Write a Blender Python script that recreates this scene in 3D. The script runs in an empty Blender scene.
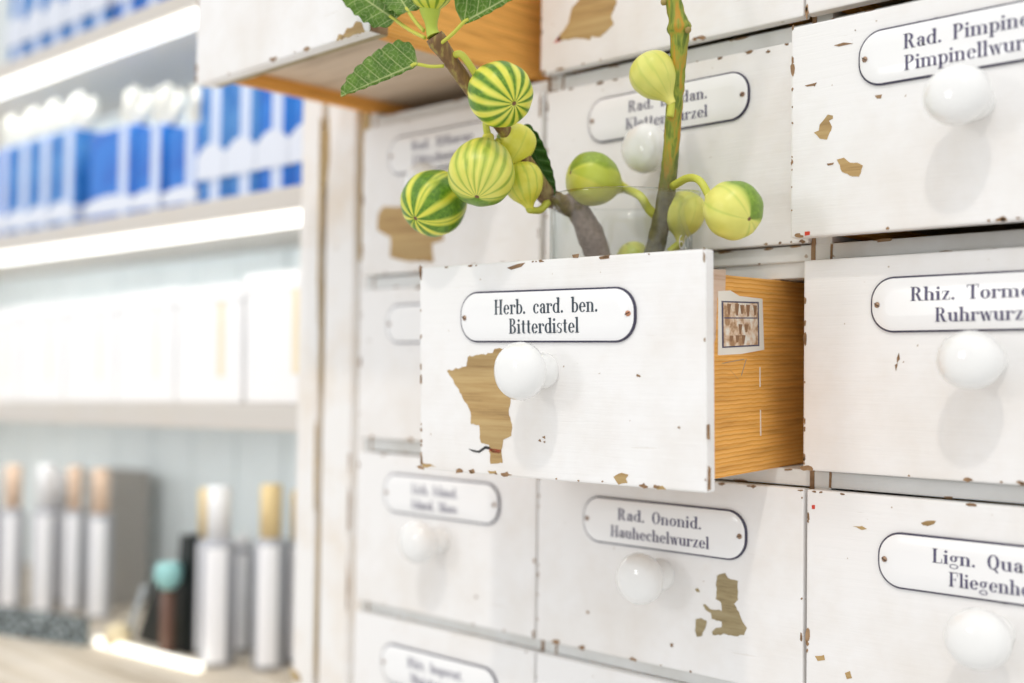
import bpy, bmesh, math, random
from mathutils import Vector, Matrix, noise
PI = math.pi
C = bpy.context.scene.collection
SC = bpy.context.scene
random.seed(7)

# ------------------------------------------------------------------ camera
CAM = Vector((0, -.75, 1.4)); FPX = 1158.5
def cam_axes(yaw=math.radians(42.97), pitch=math.radians(1.7045), roll=math.radians(.7517)):
    f = Vector((-math.sin(yaw)*math.cos(pitch), math.cos(yaw)*math.cos(pitch), math.sin(pitch)))
    r = Vector((math.cos(yaw), math.sin(yaw), 0)); u = r.cross(f)
    return r*math.cos(roll)+u*math.sin(roll), u*math.cos(roll)-r*math.sin(roll), f
CR, CU, CF = cam_axes()
def ray(x, y): return CR*((x-512)/FPX)+CU*((341.5-y)/FPX)+CF
def at(x, y, Y):                       # the point of the plane Y that lies along a sight line
    d = ray(x, y); return CAM+d*((Y-CAM.y)/d.y)
def at_z(x, y, Z):
    d = ray(x, y); return CAM+d*((Z-CAM.z)/d.z)
def depth(p): return (p-CAM).dot(CF)
def px(n, p): return n*depth(p)/FPX     # n pixels as a length at p
cam = bpy.data.objects.new('camera', bpy.data.cameras.new('camera')); C.objects.link(cam)
m = Matrix((CR, CU, -CF)).transposed().to_4x4(); m.translation = CAM
cam.matrix_world = m
cd = cam.data; cd.sensor_width = 36; cd.lens = FPX*36/1024; cd.clip_start = .02
cd.dof.use_dof = True; cd.dof.focus_distance = .805; cd.dof.aperture_fstop = 2.2
SC.camera = cam

# ------------------------------------------------------------------ materials
def mat(name, col=(.8,.8,.8), rough=.5, metal=0, **kw):
    m = bpy.data.materials.new(name); m.use_nodes = True
    b = m.node_tree.nodes['Principled BSDF']
    b.inputs['Base Color'].default_value = (*col, 1); b.inputs['Roughness'].default_value = rough
    b.inputs['Metallic'].default_value = metal
    for k, v in kw.items(): b.inputs[k.replace('_', ' ')].default_value = v
    return m
class N:
    def __init__(s, m): s.t = m.node_tree; s.b = s.t.nodes.get('Principled BSDF')
    def n(s, typ, **kw):
        n = s.t.nodes.new(typ)
        for k, v in kw.items():
            if k.startswith('i_'):
                k = k[2:]; n.inputs[int(k) if k.isdigit() else k.replace('_', ' ')].default_value = v
            else: setattr(n, k, v)
        return n
    def l(s, a, ao, b, bi): s.t.links.new(a.outputs[ao], b.inputs[bi])
    def coords(s, scale, kind='Object'):
        tc = s.n('ShaderNodeTexCoord'); mp = s.n('ShaderNodeMapping'); mp.inputs['Scale'].default_value = scale
        s.l(tc, kind, mp, 'Vector'); return mp
    def noise(s, scale, sc, detail=4, rough=.6):
        mp = s.coords(scale); n = s.n('ShaderNodeTexNoise', i_Scale=sc, i_Detail=detail, i_Roughness=rough)
        s.l(mp, 'Vector', n, 'Vector'); return n
    def ramp(s, src, out, stops):
        r = s.n('ShaderNodeValToRGB'); e = r.color_ramp.elements
        while len(e) < len(stops): e.new(.5)
        for k, (p, c) in enumerate(stops): e[k].position = p; e[k].color = (*c, 1)
        s.l(src, out, r, 'Fac'); return r
    def mix(s, a, b, f=.5, mode='MIX'):
        x = s.n('ShaderNodeMix', data_type='RGBA', blend_type=mode)
        for v, i in ((f, 0), (a, 6), (b, 7)):
            if isinstance(v, tuple) and hasattr(v[0], 'outputs'): s.t.links.new(v[0].outputs[v[1]], x.inputs[i])
            elif isinstance(v, tuple): x.inputs[i].default_value = (*v, 1)
            else: x.inputs[i].default_value = v
        return x
    def bump(s, src, out, strength, dist=.001):
        b = s.n('ShaderNodeBump', i_Strength=strength, i_Distance=dist); s.l(src, out, b, 'Height'); s.l(b, 'Normal', s.b, 'Normal'); return b

def paint(name, col, dirt=(.76,.70,.63), streak=1.0, amount=.75):
    m = mat(name, col, .42); g = N(m)
    a = g.noise((1, 1, 1), 9, 5); r = g.ramp(a, 'Fac', [(.46, (0, 0, 0)), (.78, (amount,)*3)])
    c = g.mix(col, dirt, (r, 'Color'))
    s = g.noise((7, 7, 170), 1.2, 6, .7)            # brush marks and fine cracks along the grain
    r2 = g.ramp(s, 'Fac', [(.27, (.8, .8, .8)), (.34, (0, 0, 0))])
    c2 = g.mix((c, 2), (.62, .55, .47), (r2, 'Color'))
    sp = g.noise((1, 1, 1), 130, 2); r3 = g.ramp(sp, 'Fac', [(.735, (0, 0, 0)), (.755, (.75,)*3)])
    c3 = g.mix((c2, 2), (.38, .27, .16), (r3, 'Color'))
    g.l(c3, 2, g.b, 'Base Color')
    g.bump(s, 'Fac', .35*streak, .0012)
    return m
def wood(name, c1, c2, c3, grain=(8, 8, 260), rough=.6, sc=1.0, band=.6):
    m = mat(name, c1, rough); g = N(m)
    s = g.noise(grain, sc, 5, .65); big = g.noise((3, 3, 22), 1.0, 3)
    r = g.ramp(s, 'Fac', [(.30, c3), (.45, c2), (.62, c1)])
    r2 = g.ramp(big, 'Fac', [(.35, (1-band*.5,)*3), (.65, (1, 1, 1))])
    x = g.mix((r, 'Color'), (r2, 'Color'), 1.0, 'MULTIPLY'); g.l(x, 2, g.b, 'Base Color')
    g.bump(s, 'Fac', .25, .0008); return m
def pine_mat():
    m = mat('orange_pine', rough=.55, Specular_IOR_Level=.2); g = N(m)
    mp = g.coords((2.2, 2.2, 1)); w = g.n('ShaderNodeTexWave', wave_type='BANDS', bands_direction='Z', wave_profile='SAW', i_Scale=105, i_Distortion=1.6, i_Detail=3, i_Detail_Scale=.5)
    g.l(mp, 'Vector', w, 'Vector')
    r = g.ramp(w, 'Color', [(0, (.96, .54, .17)), (.6, (.93, .46, .10)), (.88, (.77, .32, .05)), (1, (.94, .49, .13))])
    s = g.noise((10, 10, 160), 1.5, 5); r2 = g.ramp(s, 'Fac', [(.3, (.68, .62, .56)), (.6, (1, 1, 1))])
    x = g.mix((r, 'Color'), (r2, 'Color'), .8, 'MULTIPLY'); g.l(x, 2, g.b, 'Base Color')
    g.bump(w, 'Color', .15, .0006); return m

WHITE = paint('chalk_white_paint', (.905, .895, .885))
WHITE2 = paint('rail_white_paint', (.80, .81, .80), (.60, .58, .52), amount=.9)
POSTW = paint('post_white_paint', (.90, .885, .865), (.78, .66, .52), amount=.8)
PINE = pine_mat()
PINE_DARK = wood('aged_orange_wood', (.62, .30, .10), (.50, .21, .05), (.33, .12, .03))
PLY = wood('pale_drawer_bottom', (.74, .60, .46), (.66, .52, .38), (.52, .39, .27), (10, 90, 10))
BARE = wood('bare_tan_wood', (.56, .39, .17), (.47, .30, .115), (.27, .16, .06), (9, 9, 210), band=.5)
BARE_GREY = wood('bare_olive_wood', (.42, .34, .19), (.36, .28, .14), (.24, .18, .09), (40, 40, 300), band=.3)
OCHRE = wood('ochre_bare_edge', (.60, .45, .23), (.52, .37, .17), (.34, .22, .09), (60, 60, 12))
CHIP = wood('brown_chipped_edge', (.40, .25, .13), (.30, .17, .08), (.17, .09, .04), (90, 90, 90))
DARK = mat('dark_gap', (.06, .04, .03), .9)
PORC = mat('white_porcelain', (.90, .90, .885), .12, Coat_Weight=.6, Coat_Roughness=.05)
ENAMEL = mat('white_enamel', (.93, .93, .93), .16)
RIM = mat('dark_enamel_rim', (.045, .04, .075), .3)
INK = mat('slate_blue_ink', (.085, .075, .15), .4)
INK_MAIN = mat('dark_teal_ink', (.035, .055, .075), .4)
SCREW = mat('brown_screw_metal', (.38, .25, .17), .4, .7)
COPPER = mat('rusty_screw_metal', (.55, .25, .14), .6, .3)
RED = mat('red_wax', (.65, .06, .03), .5)
BLACKP = mat('black_scratch', (.03, .03, .03), .6)
SHELFW = paint('shelf_white_paint', (.66, .62, .57), (.66, .60, .52), .6)
BACKW = paint('blue_grey_panel_paint', (.80, .87, .90), (.74, .80, .82), .5)
def emit(name, col, st):
    m = mat(name, col, .5); b = m.node_tree.nodes['Principled BSDF']
    b.inputs['Emission Color'].default_value = (*col, 1); b.inputs['Emission Strength'].default_value = st; return m
LED = emit('lit_led_strip', (1, 1, .97), 1.5)
LED_WARM = emit('lit_warm_strip', (1, .99, .90), 1.25)

# ------------------------------------------------------------------ mesh helpers
def obj(name, bm, mats, parent=None, loc=None, smooth=False):
    me = bpy.data.meshes.new(name); bm.normal_update(); bm.to_mesh(me); bm.free()
    for k in (mats if isinstance(mats, (list, tuple)) else [mats]): me.materials.append(k)
    if smooth:
        for p in me.polygons: p.use_smooth = True
    o = bpy.data.objects.new(name, me); C.objects.link(o)
    if parent: o.parent = parent
    if loc is not None: o.location = loc
    return o
def thing(name, label, cat, loc, group=None):
    o = bpy.data.objects.new(name, None); C.objects.link(o); o.location = loc; o.empty_display_size = .02
    o['label'] = label; o['category'] = cat
    if group: o['group'] = group
    return o
def tag(o, label, cat, group=None):
    o['label'] = label; o['category'] = cat
    if group: o['group'] = group
    return o
def box(bm, x0, x1, y0, y1, z0, z1, mi=0, bev=0, seg=2):
    t = bmesh.new(); r = bmesh.ops.create_cube(t, size=1)
    for v in t.verts:
        v.co = Vector((x0+(x1-x0)*(v.co.x+.5), y0+(y1-y0)*(v.co.y+.5), z0+(z1-z0)*(v.co.z+.5)))
    if bev: bmesh.ops.bevel(t, geom=t.edges[:], offset=bev, segments=seg, affect='EDGES', profile=.6)
    merge(bm, t, mi)
def merge(bm, t, mi=None, mx=None):
    vm = {}
    for v in t.verts: vm[v] = bm.verts.new(mx @ v.co if mx else v.co)
    for f in t.faces:
        try:
            nf = bm.faces.new([vm[v] for v in f.verts]); nf.material_index = f.material_index if mi is None else mi; nf.smooth = f.smooth
        except ValueError: pass
    t.free()
def poly(bm, pts, mi=0):
    f = bm.faces.new([bm.verts.new(p) for p in pts]); f.material_index = mi; return f
def plate_poly(bm, pts, y, mi, th=.0003):     # an outline in the x-z plane facing -y, with a little thickness
    a = sum(pts[i-1][0]*pts[i][1]-pts[i][0]*pts[i-1][1] for i in range(len(pts)))
    if a > 0: pts = pts[::-1]
    pts = pts[::-1]
    fr = [bm.verts.new((p[0], y-th, p[1])) for p in pts]; bk = [bm.verts.new((p[0], y+.0002, p[1])) for p in pts]
    f = bm.faces.new(fr); f.material_index = mi
    for i in range(len(pts)):
        j = (i+1) % len(pts); q = bm.faces.new((fr[j], fr[i], bk[i], bk[j])); q.material_index = mi
def lathe(bm, prof, seg=32, mx=None, mi=0, smooth=True):        # prof: (r, z)
    rings = []
    for r, z in prof:
        if r < 1e-6: rings.append([bm.verts.new((mx or Matrix()) @ Vector((0, 0, z)))])
        else: rings.append([bm.verts.new((mx or Matrix()) @ Vector((r*math.cos(2*PI*k/seg), r*math.sin(2*PI*k/seg), z))) for k in range(seg)])
    for a, b in zip(rings, rings[1:]):
        for k in range(seg):
            j = (k+1) % seg
            if len(a) == 1 and len(b) == 1: continue
            if len(a) == 1: f = bm.faces.new((a[0], b[j], b[k]))
            elif len(b) == 1: f = bm.faces.new((a[k], a[j], b[0]))
            else: f = bm.faces.new((a[k], a[j], b[j], b[k]))
            f.material_index = mi; f.smooth = smooth
def catmull(P, n):
    P = [Vector(p) for p in P]; Q = [2*P[0]-P[1]]+P+[2*P[-1]-P[-2]]; out = []
    for i in range(1, len(Q)-2):
        for k in range(n):
            t = k/n; a, b, c, d = Q[i-1:i+3]
            out.append(.5*((2*b)+(c-a)*t+(2*a-5*b+4*c-d)*t*t+(3*b-a-3*c+d)*t**3))
    out.append(P[-1]); return out
def tube(bm, pts, rad, seg=14, mi=0, jitter=0, seed=0):
    rings = []; up = Vector((0.13, .2, 1)).normalized(); n = len(pts)
    for i, p in enumerate(pts):
        t = (pts[min(i+1, n-1)]-pts[max(i-1, 0)]).normalized()
        x = t.cross(up)
        if x.length < .1: x = t.cross(Vector((1, 0, 0)))
        x.normalize(); y = t.cross(x); r = rad[i] if isinstance(rad, list) else rad
        ring = []
        for k in range(seg):
            a = 2*PI*k/seg; d = x*math.cos(a)+y*math.sin(a); rr = r
            if jitter: rr *= 1+jitter*noise.noise((p+d*r)*220+Vector((seed, 0, 0)))
            ring.append(bm.verts.new(p+d*rr))
        rings.append(ring)
    for a, b in zip(rings, rings[1:]):
        for k in range(seg):
            f = bm.faces.new((a[k], a[(k+1) % seg], b[(k+1) % seg], b[k])); f.smooth = True; f.material_index = mi
    f = bm.faces.new(rings[0][::-1]); f.material_index = mi; f = bm.faces.new(rings[-1]); f.material_index = mi

# ------------------------------------------------------------------ lettering: a narrow high-contrast roman face
T, HL, XH = .17, .045, .64
def G_rect(x0, y0, x1, y1): return [(x0, y0), (x1, y0), (x1, y1), (x0, y1)]
def G_stem(x, y0, y1, top='b', bot='b', s=.075, w=T):
    o = [G_rect(x, y0, x+w, y1)]
    if bot == 'b': o.append(G_rect(x-s, y0, x+w+s, y0+HL))
    if top == 'b': o.append(G_rect(x-s, y1-HL, x+w+s, y1))
    if top == 'l': o.append([(x-s, y1-.06), (x, y1-.10), (x, y1), (x-s, y1-.02)])
    return o
def G_ring(cx, cy, rx, ry, a0, a1, tx=T, ty=HL, n=14):
    o = []
    for k in range(n):
        a, b = math.radians(a0+(a1-a0)*k/n), math.radians(a0+(a1-a0)*(k+1)/n)
        o.append([(cx+rx*math.cos(a), cy+ry*math.sin(a)), (cx+rx*math.cos(b), cy+ry*math.sin(b)),
                  (cx+(rx-tx)*math.cos(b), cy+(ry-ty)*math.sin(b)), (cx+(rx-tx)*math.cos(a), cy+(ry-ty)*math.sin(a))])
    return o
def G_diag(x0, y0, x1, y1, w): return [[(x0, y0), (x0+w, y0), (x1+w, y1), (x1, y1)]]
def G_dot(cx, cy, r=.095): return [[(cx+r*math.cos(PI*k/5), cy+r*math.sin(PI*k/5)) for k in range(10)]]
def glyph(c):
    X = XH; s = G_stem; r = G_ring; d = G_diag; R = lambda *a: [G_rect(*a)]
    arch = lambda x: r(x+.265, X-.20, .265, .20, 0, 125)+R(x+.36, .0, x+.53, X-.2)+R(x+.29, 0, x+.60, HL)
    if c == 'H': return s(.05,0,1)+s(.50,0,1)+R(.2,.48,.52,.525), .80
    if c == 'B': return s(.05,0,1)+R(.05,.955,.3,1)+R(.05,0,.3,.045)+R(.2,.5,.32,.545)+r(.28,.77,.27,.23,-90,90)+r(.28,.27,.33,.27,-90,90), .70
    if c == 'R': return s(.05,0,1)+R(.05,.955,.3,1)+R(.2,.48,.32,.525)+r(.28,.74,.30,.26,-90,90)+d(.28,.5,.48,0,T)+R(.46,0,.74,.045), .76
    if c == 'P': return s(.05,0,1)+R(.05,.955,.3,1)+R(.2,.46,.32,.505)+r(.28,.73,.31,.27,-90,90), .66
    if c == 'T': return s(.25,0,1,None)+R(0,.955,.67,1)+R(0,.75,.045,1)+R(.625,.75,.67,1), .72
    if c == 'L': return s(.05,0,1)+R(.05,0,.58,.045)+R(.535,0,.58,.3), .64
    if c == 'F': return s(.05,0,1)+R(.05,.955,.58,1)+R(.535,.7,.58,1)+R(.2,.48,.42,.525)+R(.40,.38,.44,.62), .64
    if c == 'E': return s(.05,0,1)+R(.05,.955,.58,1)+R(.535,.7,.58,1)+R(.2,.48,.42,.525)+R(.40,.38,.44,.62)+R(.05,0,.6,.045)+R(.555,0,.6,.3), .68
    if c == 'I': return s(.06,0,1), .34
    if c == 'K': return s(.05,0,1)+d(.2,.42,.52,1,.05)+d(.30,.55,.50,0,T)+R(.43,.955,.66,1)+R(.46,0,.74,.045), .76
    if c == 'A': return d(.04,0,.28,1,.05)+d(.46,0,.24,1,T)+R(.14,.3,.5,.345)+R(-.04,0,.16,.045)+R(.38,0,.7,.045), .72
    if c == 'M': return s(.03,0,1,w=.05)+d(.42,0,.05,1,T)+d(.46,0,.72,1,.05)+s(.72,0,1), 1.0
    if c in 'OQ':
        o = r(.34,.5,.34,.51,0,360,T,HL,28)
        if c == 'Q': o = o+d(.30,.12,.52,-.2,.13)
        return o, .74
    if c == 'l': return s(.05,0,1,'l'), .31
    if c == 'i': return s(.05,0,X,'l')+G_dot(.135,.86), .31
    if c == 'n': return s(.05,0,X,'l')+arch(.05), .68
    if c == 'h': return s(.05,0,1,'l')+arch(.05), .68
    if c == 'm': return s(.05,0,X,'l')+arch(.05)+arch(.41), 1.04
    if c == 'r': return s(.05,0,X,'l')+r(.36,X-.2,.17,.2,60,160,.05,HL)+G_dot(.43,X-.12,.085), .50
    if c == 'u': return s(.05,.2,X,'l',None)+r(.315,.2,.265,.2,180,300)+s(.41,0,X,'l',None)+R(.5,0,.66,.045), .68
    if c == 'b': return s(.05,0,1,'l',None)+r(.30,.32,.30,.33,-140,140), .62
    if c == 'd': return s(.41,0,1,'l',None)+r(.31,.32,.30,.33,40,320)+R(.5,0,.66,.045), .68
    if c == 'p': return s(.05,-.30,X,'l')+r(.30,.32,.30,.33,-140,140), .62
    if c == 'q': return s(.41,-.30,X,'l')+r(.31,.32,.30,.33,40,320), .66
    if c == 'o': return r(.29,.32,.28,.33,0,360,T,HL,24), .61
    if c == 'c': return r(.29,.32,.28,.33,55,320)+G_dot(.44,.5,.085), .55
    if c == 'e': return r(.29,.32,.28,.33,2,325)+R(.1,.32,.54,.365), .59
    if c == 'a': return s(.32,.05,.45,None,None)+r(.27,.45,.22,.2,0,150)+G_dot(.12,.49,.08)+r(.24,.19,.21,.2,60,300)+R(.4,0,.58,.045)+R(.32,0,.49,.2), .58
    if c == 't': return s(.12,.14,.86,None,None)+R(.02,X-.045,.4,X)+r(.30,.16,.18,.16,180,310,.15), .44
    if c == 's': return r(.24,.48,.20,.17,50,270,.12,.05)+r(.24,.17,.21,.18,-130,90,.12,.05)+R(.40,.46,.44,.62)+R(.02,.02,.06,.2), .48
    if c == 'z': return R(.03,X-.045,.48,X)+R(.03,0,.48,.045)+d(.03,.03,.31,X-.03,.16)+R(.03,X-.2,.065,X)+R(.445,0,.48,.2), .53
    if c == 'g': return r(.26,.42,.22,.22,0,360,.14,HL,20)+r(.27,-.12,.27,.17,0,360,.07,.05,20)+R(.4,.55,.58,.62), .60
    if c == 'w': return d(.20,0,.02,X,.15)+d(.20,0,.34,X,.045)+d(.50,0,.32,X,.15)+d(.50,0,.68,X,.045)+R(-.04,X-.045,.2,X)+R(.58,X-.045,.8,X), .80
    if c == 'v': return d(.22,0,.02,X,.15)+d(.22,0,.42,X,.045)+R(-.04,X-.045,.22,X)+R(.34,X-.045,.54,X), .54
    if c == 'k': return s(.05,0,1,'l')+d(.2,.25,.42,X,.05)+d(.26,.34,.42,0,T)+R(.38,0,.66,.045), .66
    if c == '.': return G_dot(.10,.08,.095), .24
    if c == '6': return r(.29,.28,.28,.29,0,360,.08,.08,20)+r(.45,.5,.44,.5,110,190,.08,.06), .62
    if c == '0': return r(.29,.5,.28,.5,0,360,.08,.08,20), .62
    return [], .60
def text_polys(txt, width, cap, cx, cz):
    x = 0; L = []
    for ch in txt:
        g, a = glyph(ch); L += [[(p[0]+x, p[1]) for p in q] for q in g]; x += a+.03
    s = width/x
    return [[(cx-width/2+p[0]*s, cz+p[1]*cap) for p in q] for q in L]

# ------------------------------------------------------------------ the setting
def struct(name, bm, m): o = obj(name, bm, m); o['kind'] = 'structure'; return o
FLOOR = wood('pale_floor', (.78, .77, .755), (.74, .73, .715), (.66, .65, .63), (20, 2, 2))
WALLM = paint('plaster_wall', (.85, .84, .82), amount=.2)
b = bmesh.new(); box(b, -3.2, 1.6, -3.6, .5, -.05, 0); struct('floor', b, FLOOR)
b = bmesh.new(); box(b, -3.2, 1.6, .42, .5, 0, 2.9); struct('wall_back', b, WALLM)

# ------------------------------------------------------------------ the apothecary cabinet
CABX = -.58
cab = thing('apothecary_cabinet', 'old white-painted apothecary drawer cabinet with porcelain knobs and enamel name plates', 'cabinet', (CABX, 0, 0))
def in_cab(o): o.parent = cab; o.location = Vector(o.location)-Vector((CABX, 0, 0)); return o
ROWS = {4: (1.0145, 1.164), 3: (1.1755, 1.3225), 2: (1.3365, 1.4845), 1: (1.4985, 1.6465), 0: (1.6605, 1.809)}
COLS = {'A': (-.9035, -.6640), 'B': (-.6620, -.4100), 'C': (-.4075, -.1545)}
FY = .006                                     # face of rails and stiles
b = bmesh.new()
for z0, z1 in ((1.003, 1.0135), (1.164, 1.1745), (1.3235, 1.3355), (1.4855, 1.4975), (1.6475, 1.6595), (1.81, 1.83)):
    box(b, -.905, -.15, FY, FY+.30, z0, z1, 0, .0012)        # rails, also the runners of the drawers
for x0, x1 in ((-.905, -.895), (-.6625, -.6475), (-.4095, -.3945), (-.165, -.15)):
    box(b, x0, x1, FY+.0006, FY+.30, 1.0, 1.83, 0, .0012)
box(b, -.905, -.15, .33, .345, .9, 1.85, 0)
box(b, -.648, -.4096, .0085, .03, 1.4740, 1.4865, 0, .001)
box(b, -.905, -.05, FY+.002, .345, 0, 1.003, 0, .002)
box(b, -.905, -.05, FY, .345, 1.83, 1.86, 0, .002)
box(b, -.15, -.05, FY, .345, 1.003, 1.83, 0, .003)
def blob(bm, cx, cz, rx, rz, y, mi, n=9, rough=.45):
    pts = []
    for k in range(n):
        a = 2*PI*k/n; q = 1+random.uniform(-rough, rough); pts.append((cx+rx*q*math.cos(a), cz+rz*q*math.sin(a)))
    plate_poly(bm, pts, y, mi)
for xx in (-.4105, -.6648):                                     # brown strips in the seams between neighbouring fronts
    plate_poly(b, [(xx, 1.01), (xx+.0035, 1.01), (xx+.0035, 1.81), (xx, 1.81)], FY, 1)
for zz in (1.169, 1.3295, 1.4915, 1.6535):
    for xx in (-.6475, -.3945, -.895):
        plate_poly(b, [(xx-.0012, zz-.0055), (xx+.0006, zz-.0058), (xx+.0011, zz+.0052), (xx-.0008, zz+.0056)], FY, 1)
    for k in range(16):
        blob(b, random.uniform(-.89, -.2), zz+random.choice((-.0055, .0052)), random.uniform(.001, .007), random.uniform(.0004, .0011), FY, 1)
in_cab(obj('cabinet_frame', b, [WHITE2, CHIP]))


# the moulded post at the cabinet's left
b = bmesh.new()
box(b, -1.006, -.972, -.004, .345, 0, 2.2, 0, .003, 3)
box(b, -.972, -.962, .006, .33, 0, 2.2, 1)
box(b, -.962, -.916, -.004, .345, 0, 2.2, 0, .003, 3)
box(b, -.916, -.905, .005, .345, 0, 1.515, 0)
box(b, -.916, -.905, .004, .345, 1.515, 2.2, 1)
for x, z, rx, rz in ((-.964, 1.625, .006, .04), (-.972, 1.58, .003, .10), (-.966, 1.45, .002, .06), (-.973, 1.30, .002, .05), (-.966, 1.16, .002, .1)):
    blob(b, x, z, rx, rz, -.0038, 1, 13, .35)
for x, z, rx, rz in ((-.918, 1.19, .002, .03), (-.918, 1.26, .002, .02), (-.919, 1.31, .0025, .012)): blob(b, x, z, rx, rz, -.0036, 2, 11)
blob(b, -1.0, 1.083, .009, .006, -.004, 1)
in_cab(obj('side_post', b, [POSTW, OCHRE, CHIP]))

KNOBP = [(r_, y_*.93) for r_, y_ in ((.0, -.0450), (.0065, -.0447), (.0123, -.0430), (.0168, -.0396), (.0191, -.0350), (.0196, -.0303), (.0186, -.0256), (.0160, -.0215), (.0125, -.0185), (.0101, -.0162),
         (.0096, -.0135), (.0106, -.0105), (.0120, -.0070), (.0125, -.0040), (.0123, -.0015), (.0119, 0.0))]
def rr_outline(w, h, r, n=12):
    pts = []
    for cx, cz, a0 in ((w/2-r, h/2-r, 0), (-w/2+r, h/2-r, 90), (-w/2+r, -h/2+r, 180), (w/2-r, -h/2+r, 270)):
        for k in range(n+1):
            a = math.radians(a0+90*k/n); pts.append((cx+r*math.cos(a), cz+r*math.sin(a)))
    return pts
def ragged(pts):                                                # torn, flaky outline of a bare patch
    rs = random.Random(len(pts)); out = []
    for i, p in enumerate(pts):
        q = pts[(i+1) % len(pts)]; L = math.hypot(q[0]-p[0], q[1]-p[1]); n = max(1, int(L/.0022)); out.append((p[0], p[1]))
        for k in range(1, n):
            j = rs.uniform(-1, 1)*min(.00065, L*.06); t = k/n
            out.append((p[0]+(q[0]-p[0])*t-(q[1]-p[1])/L*j, p[1]+(q[1]-p[1])*t+(q[0]-p[0])/L*j))
    return out
def name_plate(parent, cx, cz, w=.155, h=.0375, tilt=0):
    bm = bmesh.new(); r = h*.44
    levels = [(w, h, r, 0, 1), (w, h, r, -.0012, 1), (w-.0005, h-.0005, r-.0002, -.0016, 1), (w-.0026, h-.0026, r-.0013, -.0019, 1), (w-.0030, h-.0030, r-.0015, -.0020, 0), (w-.008, h-.008, r-.004, -.0027, 0), (w-.022, h-.022, r-.011, -.0033, 0)]
    prev = None
    for (lw, lh, lr, y, mi) in levels:
        ring = [bm.verts.new((p[0], y, p[1])) for p in rr_outline(lw, lh, max(lr, .001))]
        if prev:
            for k in range(len(ring)):
                j = (k+1) % len(ring); f = bm.faces.new((prev[j], prev[k], ring[k], ring[j])); f.material_index = mi; f.smooth = mi == 0
        prev = ring
    f = bm.faces.new(prev[::-1]); f.material_index = 0
    for k in range(7):                                          # worn dents of the rim
        a = random.choice((0, 1)); blob(bm, random.uniform(-w/2+r, w/2-r), (h/2-.0006)*(1 if a else -1), .0016, .0006, -.0014, 1)
    bmesh.ops.recalc_face_normals(bm, faces=bm.faces[:])
    o = obj('name_plate', bm, [ENAMEL, RIM], parent, (cx, 0, cz)); o.rotation_euler.y = tilt
    return o
def lettering(parent, cx, cz, lines, ink=INK):
    bm = bmesh.new()
    for txt, w, dz, dx, cap in lines:
        for q in text_polys(txt, w, cap, dx, dz):
            poly(bm, [(p[0], -.00345, p[1]) for p in q])
    return obj('lettering', bm, ink, parent, (cx, 0, cz))
def screw(parent, cx, cz, m, ang):
    bm = bmesh.new(); mx = Matrix.Rotation(PI/2, 4, 'X')
    lathe(bm, [(0, .0040), (.0011, .0038), (.0019, .0032), (.0022, .0022), (.0022, .0)], 14, mx)
    t = bmesh.new(); box(t, -.0018, .0018, -.0042, -.0030, -.00028, .00028, 1); merge(bm, t, 1, Matrix.Rotation(ang, 4, 'Y'))
    return obj('screw', bm, [m, DARK], parent, (cx, 0, cz))
def knob(parent, cx, cz, sc=(1, 1, 1)):
    bm = bmesh.new(); lathe(bm, [(r, -z) for r, z in KNOBP], 40, Matrix.Rotation(PI/2, 4, 'X'))
    blobs = bmesh.new(); lathe(blobs, [(.0119, 0), (.0119, .0009), (.0108, .0012)], 24, Matrix.Rotation(PI/2, 4, 'X')); merge(bm, blobs, 1)
    o = obj('knob', bm, [PORC, OCHRE], parent, (cx, 0, cz)); o.scale = sc; return o
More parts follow.
